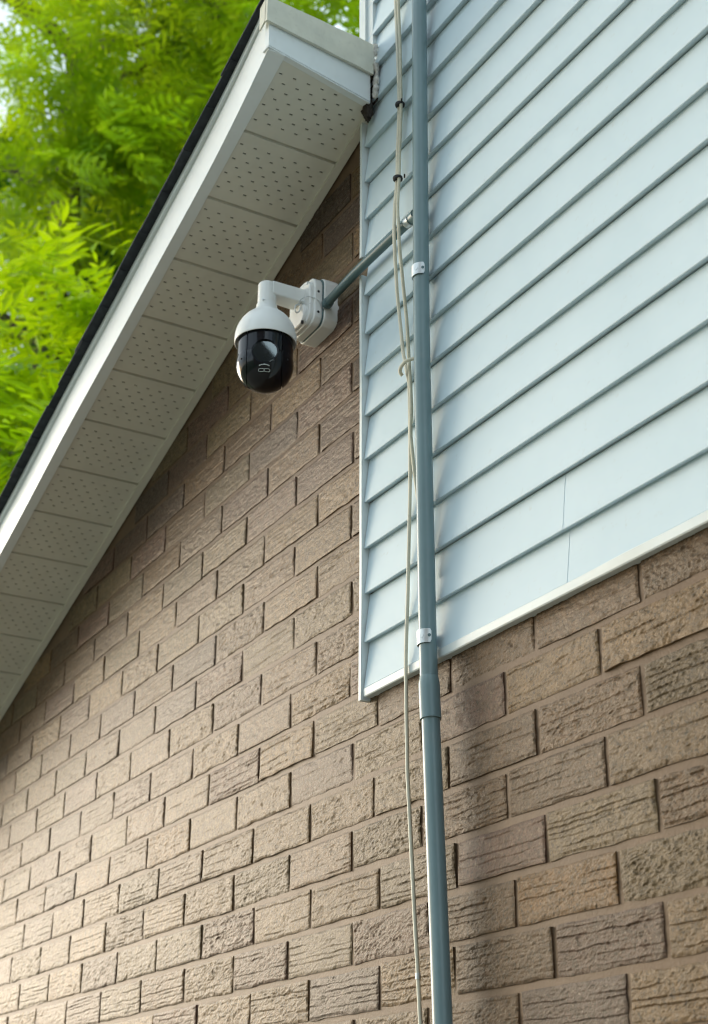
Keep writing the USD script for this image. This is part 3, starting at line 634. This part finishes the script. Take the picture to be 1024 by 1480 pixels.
# ------------------------------------------------------------------ the house across the driveway (mirrored in the camera's lens)
NB_WALL = M('far_brick', {'g': ('geometry', {}), 'mp': ('mapping', {'rotation': (math.pi / 2, 0, 0)}), 'b': ('brick_texture', {'color1': (0.10, 0.06, 0.042), 'color2': (0.075, 0.05, 0.038), 'mortar': (0.16, 0.13, 0.11), 'scale': 3.8, 'mortar_size': 0.02}),
    'p': ('principled_bsdf', {'roughness': 0.85})}, [('g.position', 'mp.vector'), ('mp.vector', 'b.vector'), ('b.color', 'p.base_color')], 'p.BSDF')
Lp = C + BM @ np.array([0.0015, 0.004, 0.058]) + np.array([-0.004, 0, 0.0045])
vw = EYE - Lp; vw /= np.linalg.norm(vw); rr = 2 * (vw @ F_) * F_ - vw
hd = np.array([rr[0], rr[1], 0]); hd /= np.linalg.norm(hd); sd = np.array([-hd[1], hd[0], 0])       # away from us, and towards the wall side
Q = Lp + rr * (7.0 / (rr @ hd))
sl = math.tan(math.radians(52))
def hp(a, d, z): return Q * [1, 1, 0] + sd * a + hd * d + [0, 0, z]
ridge_a, eave_a, far_a = -2.6, 1.6, -6.8
Q = Q - np.array([0, 0, 0.03])
zr, ze = Q[2] + sl * 2.6, Q[2] - sl * 1.6
nb = thing('brick_house', 'brown brick house with a steep gable across the driveway, mirrored dimly in the camera lens', 'house')
zg = GZ + 0.006
gab = [(far_a + 0.25, zg), (eave_a - 0.25, zg), (eave_a - 0.25, ze), (ridge_a, zr - 0.32), (far_a + 0.25, ze)]
v, f = arr(trimesh.creation.extrude_polygon(Polygon(gab), 7.0, engine='earcut'))
obj('wall', (np.array([hp(x, 0.15 + d, z) for x, z, d in v]), f), NB_WALL, nb)
for a in (far_a, eave_a):
    q = [hp(ridge_a, -0.15, zr - 0.20), hp(a, -0.15, ze - 0.2), hp(a, 7.3, ze - 0.2), hp(ridge_a, 7.3, zr - 0.20)]
    obj('roof', hexa(q + [p + np.array([0, 0, 0.20]) for p in q]), SHINGLE, nb)
for a, z in ((-4.4, zg + 1.3), (-1.2, zg + 1.3), (-4.4, zg + 4.2), (-1.2, zg + 4.2)):
    q = [hp(a - 0.5, 0.10, z), hp(a + 0.5, 0.10, z), hp(a + 0.5, 0.146, z), hp(a - 0.5, 0.146, z)]
    w_ = obj('window', hexa(q + [p + np.array([0, 0, 1.3]) for p in q]), TRIM, nb)
    q = [hp(a - 0.43, 0.08, z + 0.07), hp(a + 0.43, 0.08, z + 0.07), hp(a + 0.43, 0.098, z + 0.07), hp(a - 0.43, 0.098, z + 0.07)]
    obj('pane', hexa(q + [p + np.array([0, 0, 1.16]) for p in q]), BLACK, w_)

# ------------------------------------------------------------------ trees beyond the roof
def frond(n_pairs, length, leaf, wid, droop):
    """compound leaf along +x that droops: leaflets are folded four-point blades"""
    V, F = [], []
    for i in range(n_pairs):
        t = (i + 0.6) / n_pairs; x = length * t; z = -droop * length * t * t
        l = leaf * (0.6 + 0.7 * math.sin(math.pi * min(t * 1.05, 1) ** 0.9))
        for s in (-1, 1):
            k = len(V)
            V += [(x, 0, z), (x + 0.45 * l * 0.5 + wid * 0.5, s * l * 0.5 , z - 0.05 * l), (x + 0.55 * l, s * l * 0.95, z - 0.25 * l), (x + 0.2 * l - wid * 0.6, s * l * 0.55, z - 0.02 * l)]
            F += [(k, k + 1, k + 2), (k, k + 2, k + 3)]
    k = len(V); x = length; z = -droop * length
    V += [(x, 0, z), (x + 0.5 * leaf, wid * 0.5, z - 0.1 * leaf), (x + leaf, 0, z - 0.3 * leaf), (x + 0.5 * leaf, -wid * 0.5, z - 0.1 * leaf)]
    F += [(k, k + 1, k + 2), (k, k + 2, k + 3)]
    k = len(V); w = 0.004
    V += [(0, -w, 0), (0, w, 0), (length * .5, w, -droop * length * .25), (length * .5, -w, -droop * length * .25), (length, 0, -droop * length)]
    F += [(k, k + 1, k + 2), (k, k + 2, k + 3), (k + 3, k + 2, k + 4)]
    return np.array(V), np.array(F)
def tree(label, base, height, rad, crown_z, mat, n_tip, n_frond, leaf, length, seed, lean=(0, 0), parts=0, pairs=6):
    r = np.random.default_rng(seed)
    base = np.array([base[0], base[1], GZ])
    t = thing('tree', label, 'tree', base)
    top = base + [lean[0], lean[1], height * 0.93]
    tr = spline([base, base + [lean[0] * .2 + r.normal(0, .1), lean[1] * .2 + r.normal(0, .1), height * .3], base + [lean[0] * .55 + r.normal(0, .2), lean[1] * .55 + r.normal(0, .2), height * .62], top], 18)
    obj('trunk', tube(tr, np.linspace(0.17, 0.03, 18) * height / 9, 12), BARK, t, smooth=True)
    cc = base + [lean[0] * .6, lean[1] * .6, (crown_z + height) / 2]; hz = (height - crown_z) / 2
    tips, nl = [], 0
    for k in range(13):
        h = crown_z + (height - crown_z) * (k + 0.3) / 13 * 0.85
        i = min(int(h / height * 17), 17); p0 = tr[i]
        a = k * 2.4 + r.normal(0, .3); q = (h + base[2] - cc[2]) / hz; rr = rad * math.sqrt(max(0.1, 1 - q * q)) * r.uniform(.7, 1.0)
        p1 = p0 + [math.cos(a) * rr * .5, math.sin(a) * rr * .5, rr * .25]; p2 = p0 + [math.cos(a) * rr, math.sin(a) * rr, rr * .30 + r.normal(0, .2)]
        obj('limb', tube(spline([p0, p1, p2], 9), np.linspace(0.06, 0.012, 9) * height / 9, 7), BARK, t, smooth=True)
        tips.append((p0, p1, p2))
    # leaf clumps through the crown volume, gathered on boughs
    pos = []
    nb = n_tip // 9
    for b in range(nb):
        d = r.normal(size=3); d /= np.linalg.norm(d); s = r.uniform(0.25, 1.0) ** (1 / 2.2)
        c = cc + d * s * [rad, rad, hz]
        if b < 26:
            i = b % 13; w = r.uniform(.45, 1.0); c = tips[i][1] * (1 - w) + tips[i][2] * w + r.normal(0, .15, 3)
        flat = np.array([0.55, 0.55, 0.22]) * rad / 3
        out = d * [1, 1, 0.2]; out /= np.linalg.norm(out) + 1e-9
        for _ in range(9):
            pos.append((c + r.normal(size=3) * flat, out))
    P = np.array([p for p, _ in pos]); O = np.array([o for _, o in pos])
    base_f = [frond(pairs, length * s, leaf, leaf * 0.30, dr) for s, dr in ((1, .25), (.8, .45), (1.15, .6))]
    N = len(P) * n_frond
    at = np.repeat(P, n_frond, 0) + r.normal(0, 0.09 * rad / 3, (N, 3))
    yaw = np.arctan2(np.repeat(O[:, 1], n_frond), np.repeat(O[:, 0], n_frond)) + r.normal(0, 1.0, N)
    pit = r.normal(0.15, 0.4, N); rol = r.normal(0, 0.45, N); sc = r.uniform(.65, 1.25, N)
    cy, sy, cp_, sp_, cr, sr = np.cos(yaw), np.sin(yaw), np.cos(pit), np.sin(pit), np.cos(rol), np.sin(rol)
    X = np.stack([cy * cp_, sy * cp_, -sp_], 1)
    Y = np.stack([-sy, cy, 0 * cy], 1) * cr[:, None] + np.cross(X, np.stack([-sy, cy, 0 * cy], 1)) * sr[:, None]
    Z = np.cross(X, Y)
    pick = r.integers(0, 3, N)
    uv, dep = project(at)
    inside = (uv[:, 0] > -40) & (uv[:, 0] < 560) & (uv[:, 1] > -60) & (uv[:, 1] < 800) & (dep > 0)
    order = np.argsort(np.where(inside, dep, 1e9))[:parts]
    single = np.zeros(N, bool); single[order] = True
    VV, FF, n = [], [], 0
    for k in range(3):
        fv, ff = base_f[k]; I = np.where((pick == k) & ~single)[0]
        w = at[I, None] + sc[I, None, None] * (fv[None, :, 0, None] * X[I, None] + fv[None, :, 1, None] * Y[I, None] + fv[None, :, 2, None] * Z[I, None])
        VV.append(w.reshape(-1, 3)); FF.append((ff[None] + (np.arange(len(I)) * len(fv))[:, None, None]).reshape(-1, 3) + n); n += w.shape[0] * w.shape[1]
    obj('foliage', (np.vstack(VV), np.vstack(FF)), mat, t, kind='stuff')
    for i in order:
        fv, ff = base_f[pick[i]]
        obj('leaf', (at[i] + sc[i] * (fv[:, :1] * X[i] + fv[:, 1:2] * Y[i] + fv[:, 2:] * Z[i]), ff), mat, t)
    return t
tree('bright yellow-green feathery tree closest behind the dark roof edge, lower left', (-8.0, 1.5), 7.2, 1.9, 2.8, LEAF, 520, 8, 0.125, 0.36, 5, lean=(0.2, 0.1), parts=250, pairs=5)
tree('tall green tree rising behind the middle of the roof slope', (-11.6, 3.6), 16.5, 2.9, 9.6, LEAF_PALE, 560, 8, 0.13, 0.38, 6, lean=(0.3, 0.2), pairs=5)
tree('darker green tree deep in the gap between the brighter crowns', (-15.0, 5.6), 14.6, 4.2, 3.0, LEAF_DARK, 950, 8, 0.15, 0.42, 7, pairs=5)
tree('pale sunlit tree whose top shows above the eave end next to the siding', (-13.5, 8.2), 17.0, 2.9, 8.0, LEAF_PALE, 90, 8, 0.13, 0.38, 8, pairs=5)
tree('leafy tree filling the top left corner of the view', (-12.6, 2.2), 17.0, 3.0, 8.8, LEAF_PALE, 560, 8, 0.13, 0.38, 9, pairs=5)
